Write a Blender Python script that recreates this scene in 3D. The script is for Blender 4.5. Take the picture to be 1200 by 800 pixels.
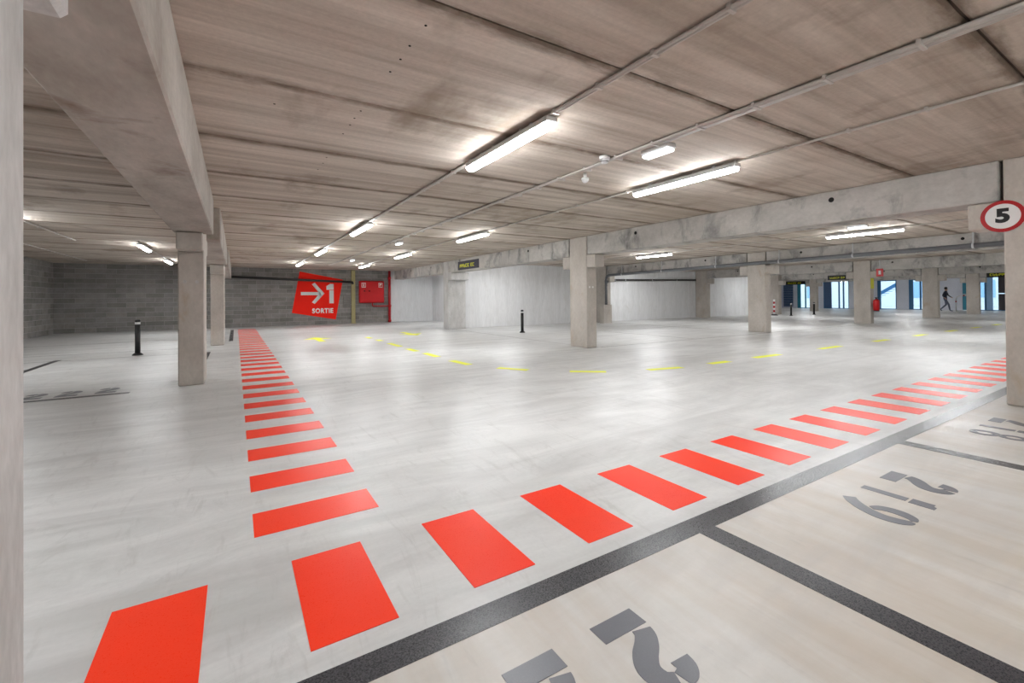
import bpy, bmesh, math, random
from mathutils import Vector, Matrix

# ------------------------------------------------------------------ clear
for o in list(bpy.data.objects):
    bpy.data.objects.remove(o, do_unlink=True)
scene = bpy.context.scene
COL = scene.collection
random.seed(7)

# ------------------------------------------------------------------ camera
F_PX, CX, CY, TH, RO, PI_, HCAM = 523.08, 600.0, 345.58, 0.5543, -0.0081, 0.0070, 1.2
d0 = Vector((math.sin(TH)*math.cos(PI_), math.cos(TH)*math.cos(PI_), math.sin(PI_)))
r0 = Vector((math.cos(TH), -math.sin(TH), 0))
u0 = r0.cross(d0)
cr, sr = math.cos(RO), math.sin(RO)
rv = r0*cr + u0*sr
uv = u0*cr - r0*sr
cam_data = bpy.data.cameras.new('camera')
cam = bpy.data.objects.new('camera', cam_data)
COL.objects.link(cam)
M = Matrix((( rv.x, uv.x, -d0.x, 0), (rv.y, uv.y, -d0.y, 0), (rv.z, uv.z, -d0.z, HCAM), (0, 0, 0, 1)))
cam.matrix_world = M
cam_data.sensor_fit = 'HORIZONTAL'
cam_data.sensor_width = 36.0
cam_data.lens = 36.0*F_PX/1200.0
cam_data.shift_x = 0.0
cam_data.shift_y = -(400.0-CY)/1200.0
cam_data.clip_start = 0.02
cam_data.clip_end = 300
scene.camera = cam

# ------------------------------------------------------------------ world, exposure
world = bpy.data.worlds.new('daylight_sky')
scene.world = world
world.use_nodes = True
bg = world.node_tree.nodes['Background']
bg.inputs[0].default_value = (0.80, 0.91, 1.0, 1)
bg.inputs[1].default_value = 2.6
scene.view_settings.view_transform = 'Standard'
scene.view_settings.look = 'None'
scene.view_settings.exposure = 0.0
scene.view_settings.gamma = 1.0
scene.view_settings.use_curve_mapping = False
LAMP_STRENGTH = 92.0

ZC = 2.663          # underside of the ceiling planks

# ------------------------------------------------------------------ material helpers
def srgb(r, g, b):
    def f(c):
        c /= 255.0
        return c/12.92 if c <= 0.04045 else ((c+0.055)/1.055)**2.4
    return (f(r), f(g), f(b), 1)

class NT:
    def __init__(s, name):
        s.m = bpy.data.materials.new(name)
        s.m.use_nodes = True
        s.t = s.m.node_tree
        s.b = s.t.nodes['Principled BSDF']
        s.pos = None
    def n(s, typ, **kw):
        x = s.t.nodes.new(typ)
        for k, v in kw.items():
            setattr(x, k, v)
        return x
    def l(s, a, b):
        s.t.links.new(a, b)
    def coords(s, scale, obj=False, off=(0, 0, 0)):
        if obj:
            src = s.n('ShaderNodeTexCoord').outputs['Object']
        else:
            src = s.n('ShaderNodeNewGeometry').outputs['Position']
        mp = s.n('ShaderNodeMapping')
        mp.inputs['Scale'].default_value = scale
        mp.inputs['Location'].default_value = off
        s.l(src, mp.inputs['Vector'])
        return mp.outputs['Vector']
    def noise(s, scale=(1, 1, 1), sc=1.0, detail=5, rough=0.6, dist=0.0, obj=False, off=(0, 0, 0)):
        nz = s.n('ShaderNodeTexNoise')
        nz.inputs['Scale'].default_value = sc
        nz.inputs['Detail'].default_value = detail
        nz.inputs['Roughness'].default_value = rough
        nz.inputs['Distortion'].default_value = dist
        s.l(s.coords(scale, obj, off), nz.inputs['Vector'])
        return nz.outputs['Fac']
    def ramp(s, fac, p0, p1, c0=(0, 0, 0, 1), c1=(1, 1, 1, 1)):
        rp = s.n('ShaderNodeValToRGB')
        rp.color_ramp.elements[0].position = p0
        rp.color_ramp.elements[0].color = c0
        rp.color_ramp.elements[1].position = p1
        rp.color_ramp.elements[1].color = c1
        s.l(fac, rp.inputs['Fac'])
        return rp.outputs['Color']
    def mix(s, fac, a, b, mode='MIX'):
        mx = s.n('ShaderNodeMix', data_type='RGBA', blend_type=mode)
        for i, v in ((0, fac), (6, a), (7, b)):
            if hasattr(v, 'is_linked'):
                s.l(v, mx.inputs[i])
            else:
                mx.inputs[i].default_value = v
        return mx.outputs[2]
    def math(s, op, a, b=None, c=None):
        mt = s.n('ShaderNodeMath', operation=op)
        for i, v in enumerate((a, b, c)):
            if v is None:
                continue
            if hasattr(v, 'is_linked'):
                s.l(v, mt.inputs[i])
            else:
                mt.inputs[i].default_value = v
        return mt.outputs[0]
    def xyz(s):
        sp = s.n('ShaderNodeSeparateXYZ')
        s.l(s.n('ShaderNodeNewGeometry').outputs['Position'], sp.inputs[0])
        return sp.outputs
    def bump(s, h, strength=0.3, dist=0.01):
        bp = s.n('ShaderNodeBump')
        bp.inputs['Strength'].default_value = strength
        bp.inputs['Distance'].default_value = dist
        s.l(h, bp.inputs['Height'])
        s.l(bp.outputs['Normal'], s.b.inputs['Normal'])
    def done(s, color=None, rough=None, metal=0.0, spec=0.5):
        for key, v in (('Base Color', color), ('Roughness', rough)):
            if v is None:
                continue
            if hasattr(v, 'is_linked'):
                s.l(v, s.b.inputs[key])
            else:
                s.b.inputs[key].default_value = v
        s.b.inputs['Metallic'].default_value = metal
        s.b.inputs['Specular IOR Level'].default_value = spec
        return s.m

def concrete(name, lo, hi, stretch=(1, 1, 1), sc=1.5, fine=22, rough=0.85, bump=0.25, stain=None, stain_pos=(0.58, 0.75)):
    t = NT(name)
    a = t.noise(stretch, sc, 6, 0.6)
    col = t.ramp(a, 0.3, 0.7, lo, hi)
    b = t.noise(stretch, fine, 4, 0.6)
    col = t.mix(0.35, col, t.ramp(b, 0.3, 0.75, (0.72, 0.72, 0.72, 1), (1.15, 1.15, 1.15, 1)), 'MULTIPLY')
    if stain:
        s = t.noise((1, 1, 0.6), 2.3, 6, 0.65, 0.4, off=(3.1, 1.7, 0.3))
        col = t.mix(t.ramp(s, stain_pos[0], stain_pos[1]), col, stain)
    t.bump(b, bump, 0.004)
    return t.done(col, rough, 0, 0.3)

def plain(name, color, rough=0.5, metal=0.0, var=0.12, sc=8, spec=0.5):
    t = NT(name)
    n = t.noise((1, 1, 1), sc, 4, 0.6, obj=True)
    c = t.mix(1.0, color, t.ramp(n, 0.3, 0.7, (1-var, 1-var, 1-var, 1), (1, 1, 1, 1)), 'MULTIPLY')
    return t.done(c, rough, metal, spec)

# ---- floor: power-floated concrete, tyre-dusted in the parking bays
def make_floor_mat():
    t = NT('floated_concrete_floor')
    big = t.noise((0.35, 0.35, 1), 1.0, 5, 0.6, 0.6)
    col = t.ramp(big, 0.3, 0.7, srgb(204, 203, 201), srgb(220, 220, 219))
    sw = t.noise((0.5, 1.6, 1), 1.6, 8, 0.68, 1.4, off=(5, 2, 0))
    col = t.mix(0.75, col, t.ramp(sw, 0.35, 0.62, (0.80, 0.80, 0.80, 1), (1.04, 1.04, 1.04, 1)), 'MULTIPLY')
    fine = t.noise((1, 1, 1), 45, 4, 0.6)
    col = t.mix(0.25, col, t.ramp(fine, 0.3, 0.7, (0.85, 0.85, 0.85, 1), (1.08, 1.08, 1.08, 1)), 'MULTIPLY')
    x, y, z = t.xyz()
    # trowel scuffs
    sc2 = t.noise((2.2, 0.5, 1), 2.0, 9, 0.75, 2.0, off=(1, 7, 0))
    col = t.mix(t.math('MULTIPLY', t.ramp(sc2, 0.54, 0.72), 0.42), col, srgb(160, 157, 153))
    # warm dust in the bays, dragged along the driving direction
    bay = t.math('LESS_THAN', y, 1.44)
    w = t.noise((2.6, 0.35, 1), 1.3, 6, 0.6, 0.3, off=(2, 1, 0))
    wf = t.math('MULTIPLY', bay, t.ramp(w, 0.42, 0.66))
    col = t.mix(t.math('MULTIPLY', bay, 0.45), col, srgb(212, 205, 195))
    col = t.mix(t.math('MULTIPLY', wf, 0.60), col, srgb(184, 168, 149))
    # dark swept smears across the lane
    sm = t.noise((0.22, 1.3, 1), 1.5, 7, 0.62, 1.0, off=(8, 1.5, 0))
    col = t.mix(t.math('MULTIPLY', t.ramp(sm, 0.46, 0.66), 0.45), col, srgb(170, 168, 166))
    # short scuffs
    sk = t.noise((7, 1.1, 1), 1.6, 6, 0.6, 0.8, off=(2, 6, 0))
    col = t.mix(t.math('MULTIPLY', t.ramp(sk, 0.60, 0.74), 0.30), col, srgb(150, 147, 143))
    rg = t.ramp(t.noise((0.5, 0.5, 1), 1.7, 5, 0.6, 0.5, off=(4, 4, 0)), 0.3, 0.7, (0.30, 0.30, 0.30, 1), (0.48, 0.48, 0.48, 1))
    t.bump(fine, 0.08, 0.002)
    return t.done(col, rg, 0, 0.5)

# ---- ceiling planks: board-marked, stained along the grouted joints
def make_ceiling_mat():
    t = NT('cast_ceiling_plank')
    a = t.noise((0.16, 3.2, 1), 1.6, 7, 0.62, 0.4)
    col = t.ramp(a, 0.30, 0.68, srgb(170, 158, 146), srgb(217, 207, 196))
    b = t.noise((0.5, 0.7, 1), 1.1, 6, 0.62, 0.5, off=(3, 8, 0))
    col = t.mix(t.math('MULTIPLY', t.ramp(b, 0.46, 0.72), 0.55), col, srgb(158, 143, 127))
    w = t.noise((0.3, 9, 1), 1.2, 4, 0.6, off=(7, 1, 0))
    col = t.mix(0.5, col, t.ramp(w, 0.3, 0.7, (0.74, 0.73, 0.72, 1), (1.14, 1.14, 1.14, 1)), 'MULTIPLY')
    fine = t.noise((1, 1, 1), 30, 5, 0.65)
    col = t.mix(0.35, col, t.ramp(fine, 0.3, 0.72, (0.74, 0.74, 0.74, 1), (1.14, 1.14, 1.14, 1)), 'MULTIPLY')
    x, y, z = t.xyz()
    fr = t.math('FRACT', t.math('DIVIDE', t.math('ADD', y, 5*1.333-2.07+8*1.333), 1.333))
    ds = t.math('ABSOLUTE', t.math('SUBTRACT', fr, 0.5))           # 0.5 at the joint
    nz = t.noise((0.9, 3, 1), 2.0, 6, 0.7, off=(1, 2, 0))
    ed = t.math('ADD', ds, t.math('MULTIPLY', t.math('SUBTRACT', nz, 0.5), 0.20))
    col = t.mix(t.math('MULTIPLY', t.ramp(ed, 0.43, 0.50), 0.80), col, srgb(100, 84, 69))
    # transverse damp patches
    p = t.noise((1.5, 0.8, 1), 1.0, 5, 0.6, off=(12, 5, 0))
    col = t.mix(t.math('MULTIPLY', t.ramp(p, 0.55, 0.70), 0.65), col, srgb(128, 112, 97))
    t.bump(fine, 0.25, 0.004)
    return t.done(col, 0.88, 0, 0.25)

MAT = {}
MAT['floor'] = make_floor_mat()
MAT['ceiling'] = make_ceiling_mat()
MAT['joint'] = plain('joint_grout_brown', srgb(70, 58, 48), 0.9)
MAT['column'] = concrete('column_concrete', srgb(182, 174, 165), srgb(205, 198, 190), (1, 1, 0.6), 2.2, 26, stain=srgb(178, 160, 138), stain_pos=(0.60, 0.74))
MAT['column_near'] = concrete('column_concrete_pale', srgb(186, 184, 181), srgb(212, 210, 208), (3.0, 3.0, 1.0), 2.0, 16, stain=srgb(176, 172, 168))
MAT['beam'] = concrete('beam_concrete', srgb(172, 168, 163), srgb(200, 196, 191), (1, 0.7, 1), 2.6, 24, stain=srgb(122, 121, 119), stain_pos=(0.50, 0.68))
MAT['beam_left'] = concrete('beam_concrete_brown', srgb(158, 149, 140), srgb(190, 183, 175), (1.4, 0.5, 1), 2.2, 24, stain=srgb(132, 116, 104), stain_pos=(0.58, 0.76))
MAT['white_wall'] = concrete('pale_formwork_wall', srgb(228, 228, 228), srgb(240, 240, 241), (2.6, 2.6, 0.25), 1.6, 14, bump=0.12, stain=srgb(216, 214, 212), stain_pos=(0.56, 0.80))
MAT['plain_wall'] = concrete('grey_wall', srgb(180, 178, 176), srgb(202, 201, 200), (1, 1, 1), 1.2, 20)
MAT['far_wall'] = concrete('far_end_wall', srgb(214, 217, 228), srgb(228, 231, 240), (1, 1, 1), 0.8, 20)
MAT['mortar'] = plain('block_mortar', srgb(178, 175, 171), 0.95)
for i, (lo, hi) in enumerate((((122, 119, 116), (146, 143, 140)), ((128, 125, 122), (152, 149, 146)), ((115, 112, 108), (138, 134, 131)), ((133, 129, 124), (157, 153, 148)))):
    MAT['block%d' % i] = concrete('hollow_block_%d' % i, srgb(*lo), srgb(*hi), (1, 1, 1), 3.0, 30, rough=0.95, bump=0.5)
MAT['hole'] = plain('dark_sleeve', srgb(18, 17, 16), 0.9)

def paint(name, c, dark, rough, worn=None, amount=0.6, spec=0.5):
    t = NT(name)
    n = t.noise((1, 1, 1), 1.3, 6, 0.6, 0.8)
    col = t.mix(t.math('MULTIPLY', t.ramp(n, 0.48, 0.68), 0.6), c, dark)
    f = t.noise((1, 1, 1), 170, 5, 0.75)
    if worn:
        g = t.noise((1, 1, 1), 2.6, 4, 0.6, off=(3, 3, 0))
        k = t.math('MULTIPLY', t.ramp(f, 0.52, 0.66), t.ramp(g, 0.35, 0.65, (0.25, 0.25, 0.25, 1), (1, 1, 1, 1)))
        col = t.mix(t.math('MULTIPLY', k, amount), col, worn)
    r = t.ramp(f, 0.3, 0.7, (rough-0.07,)*3+(1,), (rough+0.12,)*3+(1,))
    t.bump(f, 0.12, 0.0008)
    return t.done(col, r, 0, spec)
MAT['red'] = paint('red_floor_paint', (0.985, 0.050, 0.016, 1), (0.955, 0.028, 0.008, 1), 0.30, (1.0, 0.13, 0.07, 1), 0.2, 0.2)
MAT['black_paint'] = paint('black_floor_paint', srgb(56, 56, 60), srgb(42, 42, 45), 0.27, srgb(130, 130, 134), 0.5)
MAT['grey_paint'] = paint('grey_stencil_paint', srgb(96, 97, 105), srgb(82, 83, 90), 0.33, srgb(124, 125, 131), 0.4)
MAT['yellow_paint'] = paint('yellow_floor_paint', srgb(240, 244, 40), srgb(234, 238, 36), 0.4, None, 0, 0.25)
MAT['saw_cut'] = plain('saw_cut_dark', srgb(120, 117, 113), 0.9)
MAT['conduit'] = plain('pvc_conduit_grey', srgb(196, 190, 184), 0.45)
MAT['white_plastic'] = plain('white_plastic', srgb(226, 226, 226), 0.4)
MAT['grey_plastic'] = plain('housing_grey', srgb(198, 198, 198), 0.4)
MAT['drain'] = plain('drain_pipe_grey', srgb(112, 114, 118), 0.4)
MAT['drain_dark'] = plain('drain_pipe_dark', srgb(58, 56, 55), 0.5)
MAT['galv'] = plain('galvanised_clamp', srgb(196, 198, 200), 0.55, 0.0)
MAT['bollard'] = plain('bollard_black', srgb(22, 22, 23), 0.45)
MAT['reflective'] = plain('reflective_white', srgb(225, 225, 225), 0.4)
MAT['steel_red'] = plain('fire_red_paint', srgb(178, 8, 18), 0.35)
MAT['cabinet_red'] = plain('cabinet_red', srgb(206, 16, 24), 0.35)
MAT['sign_red'] = plain('sign_red_paint', (0.98, 0.022, 0.010, 1), 0.7, var=0.03, spec=0.15)
MAT['sign_white'] = plain('sign_white_paint', srgb(236, 234, 232), 0.6, var=0.05)
MAT['sign_black'] = plain('sign_black', srgb(14, 14, 15), 0.5)
MAT['navy'] = plain('sign_navy', srgb(34, 34, 52), 0.5)
MAT['yellow'] = plain('sign_yellow', srgb(224, 224, 30), 0.5)
MAT['olive'] = plain('post_khaki', srgb(168, 158, 112), 0.6)
MAT['blue'] = plain('door_frame_blue', srgb(52, 108, 152), 0.45)
MAT['teal'] = plain('door_frame_teal', srgb(48, 140, 165), 0.45)
MAT['slate'] = plain('panel_slate_blue', srgb(66, 94, 132), 0.5)
MAT['skyblue'] = plain('panel_light_blue', srgb(150, 190, 228), 0.5)
MAT['dark_panel'] = plain('dark_louvre', srgb(64, 60, 66), 0.5)
MAT['ext_wall'] = plain('outside_render', srgb(228, 232, 236), 0.8)
MAT['ext_ground'] = plain('outside_paving', srgb(205, 205, 203), 0.9)

def lamp_mat(name, col, strength):
    t = NT(name)
    t.b.inputs['Base Color'].default_value = (0.9, 0.9, 0.9, 1)
    t.b.inputs['Emission Color'].default_value = col
    t.b.inputs['Emission Strength'].default_value = strength
    return t.m
MAT['tube'] = lamp_mat('lit_tube_diffuser', (0.955, 0.98, 1.0, 1), LAMP_STRENGTH)
MAT['emergency'] = lamp_mat('lit_emergency_diffuser', (0.86, 0.95, 1.0, 1), 3.5)

def glass_mat():
    t = NT('clear_pane')
    tr = t.n('ShaderNodeBsdfTransparent')
    tr.inputs[0].default_value = (0.86, 0.93, 0.97, 1)
    gl = t.n('ShaderNodeBsdfGlossy')
    gl.inputs['Roughness'].default_value = 0.03
    fz = t.n('ShaderNodeFresnel')
    fz.inputs[0].default_value = 1.45
    mx = t.n('ShaderNodeMixShader')
    t.l(fz.outputs[0], mx.inputs[0])
    t.l(tr.outputs[0], mx.inputs[1])
    t.l(gl.outputs[0], mx.inputs[2])
    t.l(mx.outputs[0], t.t.nodes['Material Output'].inputs['Surface'])
    return t.m
MAT['glass'] = glass_mat()

# ------------------------------------------------------------------ mesh helpers
def bbox(bm, x0, x1, y0, y1, z0, z1, bev=0.0):
    vs = [bm.verts.new(p) for p in ((x0, y0, z0), (x1, y0, z0), (x1, y1, z0), (x0, y1, z0),
                                    (x0, y0, z1), (x1, y0, z1), (x1, y1, z1), (x0, y1, z1))]
    fs = [bm.faces.new([vs[i] for i in q]) for q in ((0, 3, 2, 1), (4, 5, 6, 7), (0, 1, 5, 4), (1, 2, 6, 5), (2, 3, 7, 6), (3, 0, 4, 7))]
    if bev > 0:
        es = set()
        for f in fs:
            es.update(f.edges)
        bmesh.ops.bevel(bm, geom=list(es), offset=bev, offset_type='OFFSET', segments=1, profile=0.5, affect='EDGES')
    return bm

def tube(bm, pts, r, seg=10, caps=True):
    pts = [Vector(p) for p in pts]
    rings = []
    n = len(pts)
    for i, p in enumerate(pts):
        if i == 0: d = pts[1]-p
        elif i == n-1: d = p-pts[i-1]
        else: d = (pts[i+1]-p).normalized()+(p-pts[i-1]).normalized()
        d.normalize()
        up = Vector((0, 0, 1)) if abs(d.z) < 0.9 else Vector((1, 0, 0))
        a = d.cross(up).normalized()
        b = a.cross(d).normalized()
        rr = r[i] if isinstance(r, (list, tuple)) else r
        rings.append([bm.verts.new(p+(a*math.cos(2*math.pi*k/seg)+b*math.sin(2*math.pi*k/seg))*rr) for k in range(seg)])
    for i in range(n-1):
        for k in range(seg):
            bm.faces.new((rings[i][k], rings[i][(k+1) % seg], rings[i+1][(k+1) % seg], rings[i+1][k])).smooth = True
    if caps:
        bm.faces.new(list(reversed(rings[0])))
        bm.faces.new(rings[-1])
    return bm

def lathe(bm, prof, seg=20, c=(0, 0, 0)):
    rings = []
    for r, z in prof:
        rings.append([bm.verts.new((c[0]+r*math.cos(2*math.pi*k/seg), c[1]+r*math.sin(2*math.pi*k/seg), c[2]+z)) for k in range(seg)])
    for i in range(len(prof)-1):
        for k in range(seg):
            bm.faces.new((rings[i][k], rings[i][(k+1) % seg], rings[i+1][(k+1) % seg], rings[i+1][k])).smooth = True
    bm.faces.new(list(reversed(rings[0])))
    bm.faces.new(rings[-1])
    return bm

def prism(bm, poly, O, U, V, N, depth):
    """flat polygon in plane (O,U,V) given thickness along N"""
    O, U, V, N = Vector(O), Vector(U), Vector(V), Vector(N)
    a = [bm.verts.new(O+U*p[0]+V*p[1]) for p in poly]
    b = [bm.verts.new(O+U*p[0]+V*p[1]+N*depth) for p in poly]
    n = len(poly)
    bm.faces.new(b)
    bm.faces.new(list(reversed(a)))
    for i in range(n):
        bm.faces.new((a[i], a[(i+1) % n], b[(i+1) % n], b[i]))
    return bm

def mesh(name, bm, m):
    bmesh.ops.recalc_face_normals(bm, faces=bm.faces)
    me = bpy.data.meshes.new(name)
    bm.to_mesh(me)
    bm.free()
    me.materials.append(MAT[m])
    return me

def link(name, me, parent=None, loc=(0, 0, 0)):
    o = bpy.data.objects.new(name, me)
    COL.objects.link(o)
    o.location = loc
    if parent is not None:
        o.parent = parent
    return o

def obj(name, bm, m, parent=None, loc=(0, 0, 0)):
    return link(name, mesh(name, bm, m), parent, loc)

def box(name, x0, x1, y0, y1, z0, z1, m, parent=None, bev=0.0):
    """box in world coordinates; origin at base centre"""
    cx, cy = (x0+x1)/2, (y0+y1)/2
    off = parent.matrix_basis.translation if parent is not None else Vector((0, 0, 0))
    if parent is not None and parent.parent is not None:
        off = off+parent.parent.matrix_basis.translation
    return obj(name, bbox(bmesh.new(), x0-cx, x1-cx, y0-cy, y1-cy, 0, z1-z0, bev), m, parent, Vector((cx, cy, z0))-off)

def thing(name, label, cat, loc, group=None):
    o = bpy.data.objects.new(name, None)
    COL.objects.link(o)
    o.location = loc
    o['label'] = label
    o['category'] = cat
    if group: o['group'] = group
    return o

def tag(o, label, cat, group=None):
    o['label'] = label
    o['category'] = cat
    if group: o['group'] = group
    return o

def struct(o, label=None):
    o['kind'] = 'structure'
    if label: o['label'] = label
    return o

def copy_tree(root, loc, label=None):
    r = root.copy(); COL.objects.link(r); r.location = loc
    if label: r['label'] = label
    for ch in list(root.children):
        c = ch.copy(); COL.objects.link(c); c.parent = r
        for g in list(ch.children):
            q = g.copy(); COL.objects.link(q); q.parent = c
    return r

def text_mesh(name, body, m, size, bold=0.0, extrude=0.002, spacing=1.0):
    cu = bpy.data.curves.new(name+'_curve', 'FONT')
    cu.body = body
    cu.size = size
    cu.offset = bold
    cu.extrude = extrude
    cu.space_character = spacing
    cu.align_x = 'CENTER'
    cu.align_y = 'CENTER'
    cu.resolution_u = 4
    t = bpy.data.objects.new(name+'_tmp', cu)
    COL.objects.link(t)
    dg = bpy.context.evaluated_depsgraph_get()
    me = bpy.data.meshes.new_from_object(t.evaluated_get(dg))
    bpy.data.objects.remove(t, do_unlink=True)
    bpy.data.curves.remove(cu)
    me.materials.clear()
    me.materials.append(MAT[m])
    return me

# ================================================================== SETTING
X_ROWS = [-0.5, 7.25, 15.0, 22.95, 31.05, 38.5]
floor = struct(box('floor', -5.8, 47.4, -5.0, 24.6, -0.2, 0.0, 'floor'), 'pale grey floated concrete garage floor')
FL = floor.location.copy()

# ceiling: backing slab with separate precast planks below it
ceiling = struct(box('ceiling', -5.8, 47.4, -5.0, 24.6, ZC+0.022, ZC+0.25, 'joint'), 'brown grey ceiling of precast concrete planks')
CL = ceiling.location.copy()
def plank_mesh(length, wid, m='ceiling'):
    g, b, h = 0.007, 0.014, 0.0215
    prof = [(-wid/2+g, h), (-wid/2+g, b), (-wid/2+g+b*1.3, 0), (wid/2-g-b*1.3, 0), (wid/2-g, b), (wid/2-g, h)]
    bm = bmesh.new()
    a = [bm.verts.new((-length/2+0.002, y, z)) for y, z in prof]
    c = [bm.verts.new((length/2-0.002, y, z)) for y, z in prof]
    n = len(prof)
    for i in range(n):
        bm.faces.new((a[i], a[(i+1) % n], c[(i+1) % n], c[i]))
    bm.faces.new(a); bm.faces.new(list(reversed(c)))
    return mesh('plank', bm, m)
PITCH = 1.333
y_joints = [2.07+PITCH*k for k in range(-5, 17)]
bays = [(-5.8, -0.5), (-0.5, 7.3), (7.3, 15.05), (15.05, 23.0)]
for (xa, xb) in bays:
    me = plank_mesh(xb-xa, PITCH)
    for y in y_joints:
        yc = y+PITCH/2
        if yc+PITCH/2 > 24.6 or yc-PITCH/2 < -5.0:
            continue
        if xa > 7 and yc > 17.5:
            continue
        if yc > 23.5:
            continue
        link('plank', me, ceiling, Vector(((xa+xb)/2, yc, ZC))-CL)
box('plank', 23.0, 47.4, -5.0, 24.6, ZC, ZC+0.0215, 'ceiling', ceiling)

# drill holes in the planks
dh = mesh('drill_hole', lathe(bmesh.new(), [(0.008, 0), (0.008, 0.004)], 8), 'hole')
for x, y in ((0.87, 2.26), (0.86, 2.49), (0.86, 2.66), (0.85, 2.84), (0.83, 3.55), (0.82, 3.72), (0.82, 3.88), (0.81, 4.12), (0.80, 4.9), (0.80, 5.12), (0.79, 5.4), (0.25, 3.75)):
    link('drill_hole', dh, ceiling, Vector((x, y, ZC-0.002))-CL)

# ---- walls
def block_wall(parent, axis, fixed, s0, s1, course0, ncourse, L, Hc, sgn):
    """running-bond blocks on a wall face; axis 'x' = wall parallel to X at y=fixed"""
    P = parent.location
    j, dpt = 0.012, 0.012
    half = {}
    def bmesh_for(w):
        key = round(w, 3)
        if key not in half:
            out = []
            for i in range(4):
                bm = bmesh.new()
                if axis == 'x':
                    bbox(bm, -w/2+j/2, w/2-j/2, -dpt, 0.0, j/2, Hc-j/2)
                else:
                    bbox(bm, 0.0, dpt, -w/2+j/2, w/2-j/2, j/2, Hc-j/2)
                out.append(mesh('block', bm, 'block%d' % i))
            half[key] = out
        return half[key]
    for r in range(ncourse):
        z = course0+r*Hc
        a = s0-(L/2 if r % 2 else 0)
        while a < s1-0.02:
            b = min(a+L, s1)
            aa = max(a, s0)
            if b-aa > 0.05:
                me = random.choice(bmesh_for(b-aa))
                m = (aa+b)/2
                jit = random.uniform(-0.003, 0.003)
                loc = Vector((m, fixed+jit, z)) if axis == 'x' else Vector((fixed+jit, m, z))
                link('block', me, parent, loc-P)
            a += L

wall_back = struct(box('wall_back', -5.95, 6.78, 23.2, 23.4, 0, ZC+0.02, 'mortar'), 'grey hollow block wall at the end of the lane')
block_wall(wall_back, 'x', 23.2, -5.8, 6.75, 0.0, 14, 0.60, 0.19, -1)
wall_left = struct(box('wall_left', -6.0, -5.8, -5.0, 23.2, 0, ZC+0.02, 'mortar'), 'grey hollow block side wall')
block_wall(wall_left, 'y', -5.8, 14.8, 23.19, 0.0, 14, 0.60, 0.19, 1)
struct(box('wall_back_pale', 6.78, 9.2, 23.2, 23.4, 0, ZC+0.02, 'white_wall'), 'pale streaked concrete wall beside the red riser pipe')
struct(box('wall_recess', 9.2, 9.4, 16.7, 23.4, 0, ZC+0.02, 'white_wall'))
struct(box('wall_middle', 7.85, 31.2, 16.5, 16.7, 0, ZC+0.02, 'white_wall'), 'bright white formwork concrete wall behind the columns')
struct(box('wall_return', 31.0, 31.2, 16.7, 24.6, 0, ZC+0.02, 'plain_wall'))
struct(box('wall_side', 31.0, 47.4, 24.4, 24.6, 0, ZC+0.02, 'far_wall'))
struct(box('wall_front', -5.8, 47.4, -5.2, -5.0, 0, ZC+0.02, 'plain_wall'))

# ---- far end wall with door openings (plane x = 47.2)
XF = 47.2
openings = [  # y0, y1, z0, z1
    (21.40, 22.68, 0.0, 2.48), (18.30, 20.36, 0.0, 2.52), (14.88, 16.20, 0.02, 2.46), (12.60, 14.08, 0.02, 2.46),
    (10.62, 10.88, 0.02, 2.46), (7.60, 10.05, 0.02, 2.50)]
bm = bmesh.new()
ys = -5.0
for (a, b, z0, z1) in sorted(openings):
    bbox(bm, 0, 0.2, ys, a, 0, ZC+0.02)
    bbox(bm, 0, 0.2, a, b, z1, ZC+0.02)
    ys = b
bbox(bm, 0, 0.2, ys, 24.4, 0, ZC+0.02)
struct(obj('wall_far', bm, 'far_wall', None, (XF, 0, 0)), 'pale lilac grey end wall with blue framed doors')

def far_door(i, y0, y1, z1, fm, label, mull=(), fw=0.07, side=0.0, leafpanel=None):
    d = bpy.data.objects.new('door_%d' % i, None)
    COL.objects.link(d)
    d.location = (XF, (y0+y1)/2, 0)
    struct(d, label)
    x0, x1 = XF+0.02, XF+0.12
    def fr(n, a, b, z0, z1_, m):
        return box(n, x0, x1, a, b, z0, z1_, m, d)
    fr('frame_jamb', y0, y0+fw, 0, z1, fm)
    fr('frame_jamb', y1-fw-side, y1, 0, z1, fm)
    fr('frame_head', y0+fw, y1-fw-side, z1-fw, z1, fm)
    fr('threshold', y0+fw, y1-fw-side, 0, 0.05, fm)
    edges = [y0+fw]+sorted(mull)+[y1-fw-side]
    for k in range(len(edges)-1):
        box('pane', XF+0.06, XF+0.072, edges[k], edges[k+1], 0.05, z1-fw, 'glass', d)
    for m in mull:
        fr('mullion', m-0.05, m+0.05, 0.05, z1-fw, fm)
    return d
d1 = far_door(1, 21.40, 22.68, 2.48, 'teal', 'glazed double door in a teal frame', mull=(21.95,), side=0.22)
d2 = far_door(2, 18.30, 20.36, 2.52, 'blue', 'wide glazed opening with slate blue side panel', mull=(18.75, 19.1), fw=0.06)
box('side_panel', XF+0.03, XF+0.11, 19.72, 20.30, 0.0, 2.46, 'slate', d2)
d3 = far_door(3, 14.88, 16.20, 2.46, 'blue', 'glazed blue door with an outdoor stair behind it', side=0.16)
d4 = far_door(4, 12.60, 14.08, 2.46, 'blue', 'glazed blue door partly behind a column', mull=(13.35,), side=0.2)
d5 = bpy.data.objects.new('door_5', None); COL.objects.link(d5); d5.location = (XF, 10.75, 0); struct(d5, 'narrow bright blue door')
box('leaf', XF+0.02, XF+0.08, 10.62, 10.88, 0.02, 2.46, 'teal', d5)
box('rail', XF-0.03, XF+0.019, 10.62, 10.88, 1.2, 1.25, 'galv', d5)
d6 = far_door(6, 7.60, 10.05, 2.50, 'blue', 'wide glazed entrance with louvred panel', mull=(9.66,), fw=0.06)
box('side_panel', XF+0.03, XF+0.11, 9.28, 9.60, 0.0, 2.44, 'skyblue', d6)
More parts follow.
